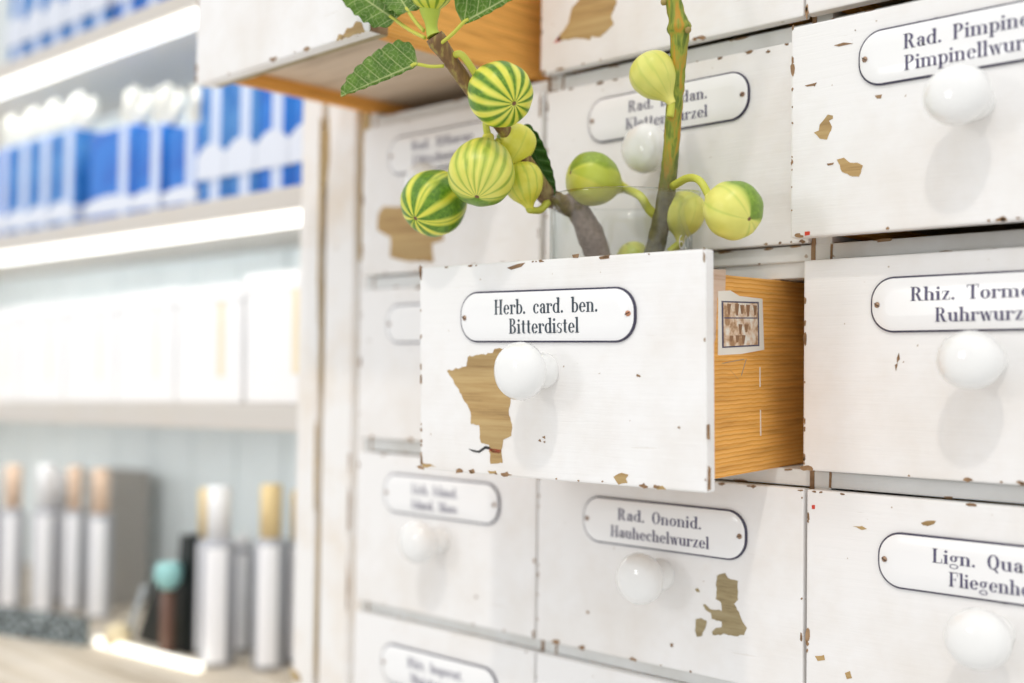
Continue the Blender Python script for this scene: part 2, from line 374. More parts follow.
def drawer(col, row, Y=-.004, label=None, plate=True, has_knob=True, lines=None, patches=(), chips=30, dx=0, yaw=0, plate_dx=0, plate_dz=0, knob_dz=-.0375, knob_dx=.002, knob_sc=(1, 1, 1), dz=0, zpad=0, ink=INK, grow=0, bare_bottom=False, pitch=0, plate_tilt=0, th=.0105, screws=(SCREW, SCREW), box_mats=(1, 2)):
    x0, x1 = COLS[col]; z0, z1 = ROWS[row]; z0 -= zpad; z1 += zpad; x0 -= grow; x1 += grow
    w, h = x1-x0, z1-z0; hx, hz = w/2, h/2
    bm = bmesh.new()
    box(bm, -hx, hx, 0, th, -hz, hz, 0, .0014, 2)
    for s in (-1, 1):                                           # box of the drawer behind the front
        xo = s*(hx-.0155); xi = s*(hx-.026)
        box(bm, min(xo, xi), max(xo, xi), th, th+.27, -hz+.0045, hz-.0135, box_mats[0], .0006, 1)
    box(bm, -hx+.02, hx-.02, th, th+.262, -hz+.0165, -hz+.024, 2)
    box(bm, -hx+.02, hx-.02, th+.262, th+.272, -hz+.006, hz-.016, 1)
    if bare_bottom: box(bm, -hx+.012, hx-.001, .012, th+.0003, -hz-.0004, -hz+.002, 6)
    if bare_bottom: box(bm, hx-.0016, hx+.0003, .0012, th, -hz, hz, 4)
    for pts, mi in patches: plate_poly(bm, ragged(pts) if mi in (5, 6) else [(p[0], p[1]) for p in pts], 0, mi)
    for k in range(chips):                                      # flaked paint along the four edges
        e = random.random(); q = random.random()**2
        if e < .30: blob(bm, random.uniform(-hx, hx), -hz+.0012, .0006+.004*q, .0006+.0014*q, 0, 4)
        elif e < .50: blob(bm, random.uniform(-hx, hx), hz-.0012, .0006+.0045*q, .0005+.0010*q, 0, 4)
        elif e < .78: blob(bm, -hx+.0012, random.uniform(-hz, hz), .0005+.0010*q, .0006+.0045*q, 0, 4)
        elif e < .93: blob(bm, hx-.0012, random.uniform(-hz, hz), .0005+.0010*q, .0006+.0045*q, 0, 4)
        else: blob(bm, random.uniform(-hx, hx), random.uniform(-hz, hz), .0004+.0014*q, .0004+.0008*q, 0, 4)
    d = obj('drawer', bm, [WHITE, PINE, PLY, PINE_DARK, CHIP, BARE, BARE_GREY, RED, BLACKP])
    d.location = ((x0+x1)/2+dx, Y, (z0+z1)/2+dz); d.rotation_euler = (pitch, 0, yaw)
    in_cab(d)
    if label: d['label'] = label
    if plate:
        pz = hz-zpad-.0375+plate_dz
        name_plate(d, plate_dx, pz, tilt=plate_tilt)
        if lines: lettering(d, plate_dx, pz, lines, ink)
        screw(d, plate_dx-.0722, pz, screws[0], .6); screw(d, plate_dx+.0722, pz, screws[1], -.4)
        if has_knob: knob(d, plate_dx+knob_dx, pz+knob_dz, knob_sc)
    return d
def loc_pts(d, pix, Y):                                         # outline of a mark, in the coordinates of its drawer
    return [((at(x, y, Y)-Vector(d)).x, (at(x, y, Y)-Vector(d)).z) for x, y in pix]
def centre(col, row): return ((COLS[col][0]+COLS[col][1])/2, 0, sum(ROWS[row])/2)
def two(a, wa, b_, wb, xa=0, xb=0, cap=.0092): return [(a, wa, .0018, xa, cap), (b_, wb, -.0122, xb, cap)]

# row 0
DA0 = drawer('A', 0, Y=-.187, dx=-.0150, dz=-.0008, yaw=math.radians(-1.6), plate=False, th=.018, bare_bottom=True, chips=14, grow=.006, label='drawer pulled far out overhead, seen from below', box_mats=(1, 2),
    patches=[([(.085, -.0745), (.088, -.070), (.094, -.0715), (.099, -.067), (.106, -.068), (.110, -.064), (.116, -.066), (.121, -.0745)], 5)])
c = centre('B', 0)
drawer('B', 0, Y=-.008, plate=False, label='closed drawer with a large bare tan wood patch', patches=[(loc_pts(c, [(556, 41), (569, 22), (572, 8), (584, -6), (612, -12), (617, 2), (611, 18), (614, 24), (601, 37), (592, 36), (590, 40), (580, 38)], -.008), 5),
    (loc_pts(c, [(554, 43), (560, 35), (561, 41)], -.008), 7)])
drawer('C', 0, Y=-.010, plate=False)
# row 1
c = centre('A', 1)
drawer('A', 1, Y=-.004, label='drawer with bare wood patch at its lower edge', lines=two('Rad. Althaeae', .083, 'Eibischwurzel', .080), plate_dx=-.001, plate_dz=.004, patches=[
    (loc_pts(c, [(378, 214), (384, 206), (398, 207), (412, 204), (424, 206), (440, 210), (444, 240), (432, 244), (434, 262), (405, 261), (390, 257), (391, 238), (377, 230)], -.004), 5)])
drawer('B', 1, Y=.0005, label='drawer with name plate Klettenwurzel', lines=two('Rad. Bardan.', .076, 'Klettenwurzel', .079, .004, .003), plate_dz=.0045, knob_dz=-.036, plate_tilt=-.006)
c = centre('C', 1)
drawer('C', 1, Y=-.0295, label='slightly open drawer with name plate Pimpinellwurzel', lines=two('Rad. Pimpinellae', .100, 'Pimpinellwurzel', .092, .005, .0015, .0098), plate_dz=.0045, plate_dx=.002, knob_dz=-.0398, knob_dx=.0000, knob_sc=(1.04, 1, .94), chips=40, patches=[
    (loc_pts(c, [(815, 133), (820, 131), (821, 125), (826, 119), (829, 115), (834, 116), (834, 119), (830, 121), (833, 127), (828, 140), (821, 139)], -.028), 5),
    (loc_pts(c, [(838, 160), (845, 158), (851, 163), (858, 163), (864, 166), (862, 173), (860, 177), (851, 176), (843, 172)], -.028), 5),
    (loc_pts(c, [(828, 164), (835, 163), (834, 165), (829, 166)], -.028), 4),
    (loc_pts(c, [(806, 232), (811, 231.5), (811, 235), (806, 236)], -.028), 7),
    (loc_pts(c, [(876, 96), (883, 95), (882, 99), (878, 99)], -.028), 4), (loc_pts(c, [(806, 86), (818, 83), (816, 86), (808, 87)], -.028), 4),
    (loc_pts(c, [(835, 46), (845, 43), (854, 44), (840, 47)], -.028), 4)])
# row 2
c = centre('A', 2)
drawer('A', 2, Y=-.004, plate_dz=0.002, has_knob=False, label='drawer half hidden behind the pulled out drawer')
PR, PL = at(706.5, 372, -.1265), at(420, 367, -.1265)
PL = CAM+(PL-CAM)*.972                                          # the drawer sits a little askew, its left end further out
OC = Vector(((PR.x+PL.x)/2, (PR.y+PL.y)/2, 1.4050))
YAW2 = math.atan2(PR.y-PL.y, PR.x-PL.x); GROW2 = (math.hypot(PR.x-PL.x, PR.y-PL.y)-(COLS['B'][1]-COLS['B'][0]))/2
def od(pix):                                                    # marks on the open drawer's front
    n = Matrix.Rotation(YAW2, 3, 'Z'); nn = n @ Vector((0, -1, 0)); out = []
    for x, y in pix:
        d = ray(x, y); p = CAM+d*((OC-CAM).dot(nn)/d.dot(nn)); q = n.transposed() @ (p-OC); out.append((q.x, q.z))
    return out
D2 = drawer('B', 2, Y=OC.y, yaw=YAW2, pitch=math.radians(1.6), zpad=.0037, label='pulled out drawer with name plate Bitterdistel and bare wood patch', dx=OC.x-centre('B', 2)[0], dz=OC.z-centre('B', 2)[2], grow=GROW2, chips=44,
    lines=two('Herb. card. ben.', .0915, 'Bitterdistel', .0620, .0030, .0020, .0108), ink=INK_MAIN, plate_dz=.0012, plate_dx=-.0045, knob_dx=.001, knob_sc=(1, 1, 1.03), screws=(SCREW, COPPER), knob_dz=-.0385, plate_tilt=0.008, patches=[
    (od([(447, 371), (467, 366), (468, 357), (493, 353), (495, 349), (500, 348), (507, 350), (514, 380), (510, 400), (508, 412), (511, 424), (510, 436), (502, 440), (500, 450), (501, 463), (489, 464), (488, 445), (480, 443), (478, 425), (470, 424), (470, 412), (452, 378)]), 5),
    (od([(487, 449), (493, 449), (500, 450), (499, 454), (491, 453)]), 7),
    (od([(467, 449), (472, 450), (477, 451), (484, 446), (488, 447), (493, 450), (488, 449.5), (484, 449), (478, 453), (472, 452)]), 8),
    (od([(612, 477), (620, 473), (627, 475), (624, 479), (626, 483), (617, 485)]), 5), (od([(420, 463), (428, 464), (434, 467), (421, 467)]), 5),
    (od([(486, 471), (494, 471), (495, 474), (488, 474)]), 5), (od([(654, 487), (661, 486), (664, 490), (656, 490)]), 5),
    (od([(707, 466), (709.5, 468), (709, 490), (706, 491)]), 4), (od([(706, 425), (709, 424), (709, 440), (706, 439)]), 4),
    (od([(537, 441), (539, 439), (540, 442)]), 4), (od([(541, 437), (544, 436), (544, 439)]), 4), (od([(542, 442), (544, 441), (544, 443)]), 4),
    (od([(509, 268), (520, 264), (527, 263), (523, 267), (513, 270)]), 4), (od([(574, 255), (581, 254), (580, 258), (575, 258)]), 4)])
# old paper sticker and pencil marks on the drawer's right side
STICK = mat('aged_paper', (.80, .72, .60), .8); g = N(STICK)
a = g.noise((1, 1, 1), 120, 5); r = g.ramp(a, 'Fac', [(.40, (.42, .24, .12)), (.50, (.72, .52, .36)), (.62, (.84, .78, .68))]); g.l(r, 'Color', g.b, 'Base Color')
STB = mat('blue_black_print', (.10, .09, .14), .7)
PAPER = mat('cream_paper', (.86, .81, .72), .8)
def side_pt(x, y):                                              # a point on the drawer's right side, in drawer coordinates
    n = Matrix.Rotation(YAW2, 3, 'Z'); nx = n @ Vector((1, 0, 0)); o = OC+nx*((COLS['B'][1]-COLS['B'][0])/2+GROW2-.0155)
    d = ray(x, y); p = CAM+d*((o-CAM).dot(nx)/d.dot(nx)); return n.transposed() @ (p-OC)
b = bmesh.new()
def side_poly(pix, mi, off):
    L = [side_pt(x, y)+Vector((off, 0, 0)) for x, y in pix]
    ins = [p-Vector((off+.0002, 0, 0)) for p in L]; fr = [b.verts.new(p) for p in L]; bk = [b.verts.new(p) for p in ins]
    f = b.faces.new(fr); f.material_index = mi
    for i in range(len(L)): j = (i+1) % len(L); q = b.faces.new((fr[i], fr[j], bk[j], bk[i])); q.material_index = mi
side_poly([(719, 293), (731, 293), (740, 299), (763, 303), (764, 354), (741, 357), (718, 357)], 1, .0003)
side_poly([(722, 303), (759, 306), (759, 350), (722, 350)], 2, .0005)
side_poly([(723.5, 304.5), (757.5, 307.5), (757.5, 348.5), (723.5, 348.5)], 0, .0007)
side_poly([(724, 319.5), (757, 321.5), (757, 322.5), (724, 320.7)], 2, .0008)
for x0, y0, h in ((727, 306, 11), (735, 306.5, 12), (740, 308, 9), (746, 308, 12), (753, 309, 10), (738, 327, 10), (744, 327.5, 8), (735, 338, 7), (741, 338, 9), (729, 338, 6)):
    side_poly([(x0, y0), (x0+4, y0+.5), (x0+2.6, y0+h), (x0+1, y0+h)], 3, .0008)
bmesh.ops.recalc_face_normals(b, faces=b.faces[:])
obj('paper_sticker', b, [STICK, PAPER, STB, mat('brown_print', (.30, .16, .08), .8)], D2)
b = bmesh.new()
for y0, y1 in ((371, 391), (414, 440)): side_poly([(759.4, y0), (760.2, y0), (760.2, y1), (759.2, y1)], 0, .0002)
for (xa, ya, xb, yb) in ((722, 365, 744, 362), (730, 372, 738, 382), (746, 362, 741, 378)): side_poly([(xa, ya), (xa+.5, ya+.7), (xb+.5, yb+.7), (xb, yb)], 1, .0002)
side_poly([(714, 271), (727, 272), (726, 296), (718, 300), (716, 340), (714, 345)], 2, .00015)
bmesh.ops.recalc_face_normals(b, faces=b.faces[:])
obj('chalk_mark', b, [PAPER, mat('pencil_grey', (.42, .30, .2), .8), wood('faded_pink_wood', (.80, .60, .46), (.74, .52, .38), (.6, .38, .25))], D2)
c = centre('C', 2)
drawer('C', 2, Y=-.010, label='drawer with name plate Ruhrwurzel', lines=two('Rhiz. Tormentill.', .105, 'Ruhrwurzel', .066, .004, .001), plate_dz=.004, plate_dx=.002, knob_dz=-.0375, knob_dx=.0005, knob_sc=(1.04, 1, .93), patches=[
    (loc_pts(c, [(897, 358), (899, 353), (900, 359), (897, 363)], -.01), 4), (loc_pts(c, [(895, 365), (898, 363), (896, 371)], -.01), 4)])
# row 3
drawer('A', 3, Y=-.004, label='drawer with name plate Island. Moos', lines=two('Lich. Island.', .062, 'Island. Moos', .062, -.004, -.004), plate_dz=.0008, knob_dz=-.0375, plate_tilt=0, chips=10)
c = centre('B', 3)
drawer('B', 3, Y=-.004, label='drawer with name plate Hauhechelwurzel', lines=two('Rad. Ononid.', .080, 'Hauhechelwurzel', .094), plate_dz=-.001, plate_dx=.003, knob_dz=-.037, knob_dx=.001, patches=[
    (loc_pts(c, [(717, 576), (720, 574), (725, 573), (728, 578), (738, 581), (738, 600), (734, 604), (739, 612), (741, 618), (744, 624), (747, 628), (744, 635), (734, 636), (726, 634), (713, 635), (712, 632), (716, 628), (722, 627), (722, 622), (712, 619), (711, 613), (706, 610), (703, 605), (705, 604), (710, 609), (722, 611), (721, 602), (716, 599)], -.004), 6),
    (loc_pts(c, [(696, 619), (701, 618), (707, 621), (706, 626), (702, 636), (697, 637), (695, 630)], -.004), 6),
    (loc_pts(c, [(695, 589), (698, 588), (700, 592), (697, 592)], -.004), 6), (loc_pts(c, [(670, 644), (673, 643), (673, 647), (671, 647)], -.004), 4)])
c = centre('C', 3)
drawer('C', 3, Y=-.004, label='drawer with name plate Fliegenholz', lines=two('Lign. Quassiae', .086, 'Fliegenholz', .060, .004, .002), plate_dz=-.0045, plate_dx=.005, knob_dz=-.0375, knob_dx=.000, knob_sc=(1.03, 1, .96), patches=[
    (loc_pts(c, [(921, 523), (926, 521), (936, 521), (934, 524), (928, 526), (923, 525)], -.004), 5),
    (loc_pts(c, [(853, 526), (862, 526), (867, 529), (862, 530)], -.004), 5),
    (loc_pts(c, [(815, 656), (824, 655), (825, 660), (818, 661)], -.004), 5), (loc_pts(c, [(845, 673), (850, 671), (852, 678), (847, 679)], -.004), 5),
    (loc_pts(c, [(812, 505), (815, 505), (815, 509), (812, 509)], -.004), 7)])
# row 4
drawer('A', 4, Y=-.004, label='drawer with name plate Meisterwurz', lines=two('Rhiz. Imperat.', .074, 'Meisterwurz', .066), plate_dz=-.004, chips=14)
drawer('B', 4, Y=-.004, chips=20); drawer('C', 4, Y=-.004, chips=20)

# ------------------------------------------------------------------ glass beaker standing in the open drawer
GLASS = bpy.data.materials.new('clear_glass'); GLASS.use_nodes = True; nt = GLASS.node_tree; nt.nodes.clear()
o_ = nt.nodes.new('ShaderNodeOutputMaterial'); mx_ = nt.nodes.new('ShaderNodeMixShader'); tr_ = nt.nodes.new('ShaderNodeBsdfTransparent'); gl_ = nt.nodes.new('ShaderNodeBsdfGlossy'); fr_ = nt.nodes.new('ShaderNodeMath'); lw_ = nt.nodes.new('ShaderNodeLayerWeight'); pw_ = nt.nodes.new('ShaderNodeMath')
tr_.inputs[0].default_value = (.968, .978, .975, 1); gl_.inputs['Roughness'].default_value = .02; lw_.inputs['Blend'].default_value = .5; pw_.operation = 'POWER'; pw_.inputs[1].default_value = 4.0; fr_.operation = 'MULTIPLY_ADD'; fr_.inputs[1].default_value = .7; fr_.inputs[2].default_value = .05; nt.links.new(lw_.outputs['Facing'], pw_.inputs[0]); nt.links.new(pw_.outputs[0], fr_.inputs[0])
for a_, ao, b_, bi in ((fr_, 0, mx_, 0), (tr_, 0, mx_, 1), (gl_, 0, mx_, 2), (mx_, 0, o_, 0)): nt.links.new(a_.outputs[ao], b_.inputs[bi])
tm_ = nt.nodes.new('ShaderNodeMix'); tm_.data_type = 'RGBA'; tm_.inputs[6].default_value = (.975, .985, .98, 1); tm_.inputs[7].default_value = (.62, .70, .70, 1)   # longer path through the wall at the edges
nt.links.new(pw_.outputs[0], tm_.inputs[0]); nt.links.new(tm_.outputs[2], tr_.inputs[0])
BK = Vector((-.5345, -.0575, 1.3556)); BR = .0535; BH = .1785
beaker = thing('glass_beaker', 'clear glass measuring beaker standing inside the pulled out drawer, holding two fig branches', 'beaker', BK)
b = bmesh.new()
prof = [(0, .0), (BR-.006, .0), (BR-.002, .0015), (BR, .006), (BR, BH-.010), (BR+.0008, BH-.005), (BR+.0028, BH-.0015), (BR+.0034, BH), (BR+.0026, BH+.001), (BR+.0008, BH-.001), (BR-.0012, BH-.006), (BR-.0022, BH-.012), (BR-.0022, .008), (BR-.005, .0035), (0, .003)]
lathe(b, prof, 72)
for v in b.verts:                                               # pouring lip towards the right
    a = math.atan2(v.co.y, v.co.x); k = max(0, 1-abs(a-math.radians(10))/.42)
    if v.co.z > BH-.02 and k > 0:
        q = k*k*(3-2*k)*((v.co.z-(BH-.02))/.02)**2; v.co.x *= 1+.12*q; v.co.y *= 1+.12*q; v.co.z += .001*q
obj('glass_body', b, GLASS, beaker)
b = bmesh.new(); A0 = math.radians(10)
for q in text_polys('600', .021, .0105, 0, .138): poly(b, [((BR+.0004)*math.cos(A0+p[0]/BR), (BR+.0004)*math.sin(A0+p[0]/BR), p[1]) for p in q])
obj('graduation_print', b, mat('white_print', (.92, .92, .92), .5), beaker)

# ------------------------------------------------------------------ figs, leaves, branches
def fig_mat():
    m = mat('fig_skin', rough=.38, Subsurface_Weight=.0); g = N(m)
    at_ = g.n('ShaderNodeAttribute', attribute_name='stripe'); pl = g.n('ShaderNodeAttribute', attribute_name='pale')
    n1 = g.noise((1, 1, 1), 60, 4); y = g.ramp(n1, 'Fac', [(.35, (.76, .70, .035)), (.65, (.86, .82, .12))])
    y2 = g.mix((y, 'Color'), (.86, .80, .30), (pl, 'Fac'))
    n2 = g.noise((1, 1, 1), 320, 3); gr = g.ramp(n2, 'Fac', [(.40, (.05, .17, .006)), (.62, (.12, .28, .012)), (.75, (.25, .40, .06))])
    gl = g.mix((gr, 'Color'), (.34, .48, .02), .12)
    mid = g.mix((y2, 2), (.26, .46, .03), .5)
    r1 = g.n('ShaderNodeMapRange', i_From_Min=0., i_From_Max=.5); g.l(at_, 'Fac', r1, 0)
    r2 = g.n('ShaderNodeMapRange', i_From_Min=.5, i_From_Max=1.); g.l(at_, 'Fac', r2, 0)
    a = g.mix((y2, 2), (mid, 2), (r1, 0)); c = g.mix((a, 2), (gl, 2), (r2, 0))
    ey = g.n('ShaderNodeAttribute', attribute_name='eye'); d = g.mix((c, 2), (.20, .10, .04), (ey, 'Fac'))
    g.l(d, 2, g.b, 'Base Color'); g.bump(n2, 'Fac', .12, .0005); return m
FIG = fig_mat()
STALK = mat('yellow_green_stalk', (.58, .60, .08), .45)
FPROF = [(-1.50, .17), (-1.36, .20), (-1.2, .275), (-1.05, .41), (-.86, .62), (-.62, .81), (-.34, .93), (-.05, 1.0), (.25, .985), (.5, .89), (.70, .72), (.84, .50), (.92, .28), (.945, .14), (.925, .06), (.90, 0)]
def fig(parent, base, x, y, R_, Y, axis, stripes, pale=0., base_g=0., neck=1.0, stalk=None, stalk_r=3.6, twist=0., name='fig', sharp=.06, label=None):
    cen = at(x, y, Y); R = px(R_, cen); ax = (CR*axis[0]+CU*axis[1]-CF*axis[2]).normalized()
    # u: the side of the fruit that faces the viewer; angles are measured from there
    u = (-CF-ax*(-CF).dot(ax)); u = u.normalized() if u.length > .05 else CU; v = ax.cross(u)
    pr = catmull([(s if s > -.5 else -.5+(s+.5)*neck, r, 0) for s, r in FPROF], 4); seg = 84
    bm = bmesh.new(); la = bm.verts.layers.float.new('stripe'); lp = bm.verts.layers.float.new('pale'); le = bm.verts.layers.float.new('eye'); rings = []
    for p in pr:
        s, r = p.x, max(p.y, 0); ring = []
        for k in range(seg if r > 1e-4 else 1):
            a = 2*PI*k/seg; aa = math.degrees(a); aa = aa-360 if aa > 180 else aa
            rib = 1+.012*math.cos(a*9+R_)*min(1, r*1.3)
            co = cen+(ax*s+(u*math.cos(a)+v*math.sin(a))*r*rib)*R; vv = bm.verts.new(co-base)
            nz = noise.noise(Vector((s*2.2, math.cos(a)*2.3, math.sin(a)*2.3))+Vector((x, y, 0)))
            g = base_g+.12*nz
            for c_, hw, st in stripes:
                d = abs((aa+nz*3.0+twist*s*12-c_+180) % 360-180); e = hw*(1.0-.30*abs(s))
                g = max(g, st*max(0, min(1, (e-d)/(hw*.35+1.2)+.5))) if st > 0 else g*(1-min(1, max(0, (e-d)/(hw*.35+1.2)+.5)))
            if s < -1: g *= max(0, 1-(-1-s)*2.2)
            vv[la] = max(0, min(1, g)); vv[lp] = pale; vv[le] = 1.0 if s > .89 and r < .075 else 0
            ring.append(vv)
        rings.append(ring)
    for a, c_ in zip(rings, rings[1:]):
        for k in range(seg):
            j = (k+1) % seg
            if len(c_) == 1: f = bm.faces.new((a[k], a[j], c_[0]))
            else: f = bm.faces.new((a[k], a[j], c_[j], c_[k]))
            f.smooth = True
    bm.faces.new(rings[0][::-1]); bmesh.ops.recalc_face_normals(bm, faces=bm.faces[:])
    o = obj(name, bm, FIG, parent)
    if label: o['label'] = label
    if stalk:
        s0 = cen+ax*R*(-.5+(-1.5+.5)*neck+.06); P = [s0+ax*R*.12, s0]+stalk; P = [q-base for q in P]; pts = catmull(P, 5)
        bm = bmesh.new(); n = len(pts); tube(bm, pts, [px(stalk_r, cen)*(1+.15*abs(2*i/n-1)) for i in range(n)], 10)
        obj('stalk', bm, STALK, o)
    return o
def leaf_mat(name, c1, c2, vein):
    m = mat(name, c1, .5); g = N(m); a = g.n('ShaderNodeAttribute', attribute_name='vein'); n = g.noise((1, 1, 1), 90, 4)
    r = g.ramp(n, 'Fac', [(.35, c1), (.65, c2)]); x = g.mix((r, 'Color'), vein, (a, 'Fac')); g.l(x, 2, g.b, 'Base Color'); g.bump(a, 'Fac', .4, .0006)
    g.b.inputs['Transmission Weight'].default_value = 0
    nt = m.node_tree; out = nt.nodes['Material Output']; tl = nt.nodes.new('ShaderNodeBsdfTranslucent'); mxs = nt.nodes.new('ShaderNodeMixShader'); mxs.inputs[0].default_value = .3
    g.l(x, 2, tl, 'Color'); nt.links.new(g.b.outputs[0], mxs.inputs[1]); nt.links.new(tl.outputs[0], mxs.inputs[2]); nt.links.new(mxs.outputs[0], out.inputs[0]); return m
LEAF = leaf_mat('fig_leaf_green', (.075, .19, .010), (.15, .30, .022), (.62, .70, .30))
LEAF_D = leaf_mat('dark_leaf_green', (.025, .10, .012), (.05, .15, .02), (.12, .25, .05))
def leaf(parent, base, p0, p1, wl, wr, side, bend=.0, petiole=None, m=LEAF, name='leaf', lobes=0., curl=.15, shape=.62):
    """blade from p0 (petiole end) to p1 (tip); wl / wr half widths to the left and right; side: the direction of the left half"""
    d = p1-p0; L = d.length; d.normalize(); sv = (side-d*side.dot(d)).normalized(); nv = d.cross(sv)
    nu, nvv = 130, 84; bm = bmesh.new(); lv = bm.verts.layers.float.new('vein'); grid = []
    for i in range(nu+1):
        u = i/nu; prof_ = (math.sin(PI*min(1, u**shape))**.52 if 0 < u < 1 else 0); prof_ *= 1+.05*math.sin(u*46)+lobes*math.sin(u*3*PI)
        row = []
        for j in range(nvv+1):
            t = 2*j/nvv-1; w = wl if t > 0 else wr; y_ = t*w*prof_; x_ = u*L
            if u < .12: x_ -= abs(t)*.03*L*(1-u/.12)
            q = abs(t)*w*prof_
            mid = max(0, 1-q/(.0009*(1.25-u)))
            sp = .155*L; ph = ((x_-q*.75)/sp) % 1.0; lat = max(0, 1-min(ph, 1-ph)*sp/.00062) if x_ > q*.3 else 0
            nz = noise.noise(Vector((x_*240, y_*240, L*900)))*.75; ph2 = ((x_*.6+q*.9)/(.062*L)+nz) % 1.0; ph3 = ((x_-q*.75)/(.052*L)+nz*.8) % 1.0
            net = .45*max(0, 1-min(ph2, 1-ph2)*.05*L/.00030)+.32*max(0, 1-min(ph3, 1-ph3)*.042*L/.0003)
            z_ = curl*(q*q/max(w, 1e-5))+bend*L*u*u+.0009*math.sin(ph*2*PI)*abs(t)
            vv = bm.verts.new(p0+d*x_+sv*y_+nv*z_-base); vv[lv] = min(1, max(mid, lat*.9, net)); row.append(vv)
        grid.append(row)
    for i in range(nu):
        for j in range(nvv):
            f = bm.faces.new((grid[i][j], grid[i+1][j], grid[i+1][j+1], grid[i][j+1])); f.smooth = True
    o = obj(name, bm, m, parent); s_ = o.modifiers.new('thickness', 'SOLIDIFY'); s_.thickness = .0004
    if petiole is not None:
        P = [petiole, (petiole+p0)/2+Vector((0, 0, -.001)), p0, p0+d*L*.06]; bm = bmesh.new(); tube(bm, catmull([q-base for q in P], 5), .0013, 8); obj('petiole', bm, STALK, o)
    return o
def bark(name, up, up2, low, low2, z0, z1, streak):
    m = mat(name, up, .55); g = N(m); a = g.n('ShaderNodeAttribute', attribute_name='along')
    s = g.noise((230, 230, 14), 1, 4); n = g.noise((1, 1, 1), 260, 5)
    r = g.ramp(s, 'Fac', [(.38, up), (.5, up2), (.62, streak)]); r2 = g.ramp(n, 'Fac', [(.35, low), (.65, low2)])
    mr = g.n('ShaderNodeMapRange', i_From_Min=z0, i_From_Max=z1); g.l(a, 'Fac', mr, 0)
    x = g.mix((r2, 'Color'), (r, 'Color'), (mr, 0)); g.l(x, 2, g.b, 'Base Color'); g.bump(n, 'Fac', .4, .001); return m
def branch(parent, base, pts, rads, m, knots=(), n=9, name='stem', seed=0):
    P = catmull([p-base for p in pts], n); R = [v.x for v in catmull([(r, 0, 0) for r in rads], n)]
    for k, amp in knots:
        for i in range(len(R)): R[i] *= 1+amp*math.exp(-((i-k*n)/2.0)**2)
    bm = bmesh.new(); tube(bm, P, R, 20, 0, .12, seed)
    la = bm.verts.layers.float.new('along'); bm.verts.ensure_lookup_table()
    for i, v in enumerate(bm.verts): v[la] = (i//20)/(len(P)-1)
    return obj(name, bm, m, parent)

# the left, bent branch
LB = at(600, 262, -.050); LB.z = 1.3585
lbp = [at(610, 330, -.040), at(598, 257, -.056), at(578, 211, -.072), at(563, 204, -.084), at(547, 195, -.102), at(530, 168, -.122), at(508, 135, -.142), at(480, 101, -.165), at(454, 66, -.185), at(434, 36, -.200)]
left = thing('fig_branch', 'brown fig branch bent to the left over the beaker rim, with striped figs', 'branch', LB)
BARK_L = bark('brown_bark', (.16, .085, .03), (.22, .12, .04), (.21, .145, .11), (.33, .25, .20), .42, .58, (.34, .27, .07))
branch(left, LB, [LB]+lbp, [.0095, .010, .0098, .0085, .0072, .0068, .0058, .0052, .0051, .0053, .0060], BARK_L, [(2.4, .12), (3.6, .18), (5, .12), (9.8, .2)], seed=3)
tip = lbp[-1]
b = bmesh.new(); P = catmull([tip-LB, at(432, 30, -.201)-LB, at(431, 20, -.202)-LB, at(430, 8, -.203)-LB], 5)
tube(b, P, [px(q, tip) for q in (7.5, 7, 6.6, 6.4, 6.2, 6.1, 6.0, 6.0, 6.2, 6.6, 7.2, 8.2, 9, 9.8, 10.4, 11)], 16); obj('green_shoot', b, mat('young_green_shoot', (.45, .55, .06), .45), left)
S = [(c_, 8.5, 1) for c_ in (-160, -128, -100, -72, -44, -17, 9, 36, 62, 90, 118, 146, 172)]
fig(left, LB, 500, 94, 32.5, -.178, (.46, -.46, .74), S, .1, .08, .95, [at(462, 55, -.186), at(452, 58, -.187), at(450, 64, -.187)], label='fully striped fig highest on the branch')
fig(left, LB, 481.5, 173, 33.5, -.170, (-.13, -.83, .54), [(c_, 5.0, .72) for c_ in (-150, -122, -96, -66, -42, -22, -5, 12, 30, 52, 78, 104, 132, 160)]+[(180, 100, .97)], .3, .12, 1.0, [at(486, 124, -.158), at(490, 112, -.152)], label='pale yellow fig with thin green lines')
fig(left, LB, 434, 203, 33, -.160, (-.55, -.56, .60), [(c_, 16, 1) for c_ in (-165, -122, -82, -40, 0, 42, 84, 126, 166)]+[(c_, 3, .7) for c_ in (-60, 20, 105)], .05, .1, .95, [at(470, 172, -.155), at(500, 140, -.146)], label='dark green fig with yellow stripes')
fig(left, LB, 516, 143, 20, -.132, (.25, .75, -.2), [(-70, 16, .9), (100, 8, .5), (20, 3, .3)], .12, .08, .9, [at(512, 152, -.134)], label='small yellow fig behind the striped ones')
fig(left, LB, 523, 181, 20.5, -.128, (-.20, .80, .05), [(c_, 3.5, .5) for c_ in (-100, -70, -40, -15, 12, 40, 75, 110)], .12, .10, 1.0, [at(540, 210, -.112), at(548, 202, -.104)], label='yellow fig turned upwards beside the bend')
fig(left, LB, 431, -11, 22, -.205, (-.05, .95, .2), [(c_, 7, .9) for c_ in (-150, -110, -75, -40, -10, 22, 55, 90, 130, 165)], .05, .3, .7, None)
leaf(left, LB, at(416, 64, -.205), at(341, 96, -.222), .0225, .0022, CU*1.0+CR*.25-CF*.25, .0, at(444, 66, -.192), curl=.25, shape=.55)
leaf(left, LB, at(394, 19, -.204), at(330, -24, -.214), .016, .013, CR*.7+CU*.6, -.05, at(425, 38, -.203), curl=.3)
leaf(left, LB, at(408, 11, -.206), at(380, -34, -.200), .013, .012, CR, -.05, at(424, 31, -.203), curl=.2)
leaf(left, LB, at(464, 22, -.196), at(548, -24, -.180), .0260, .0030, CU*.9-CR*.5, .05, at(440, 44, -.199), curl=.25)
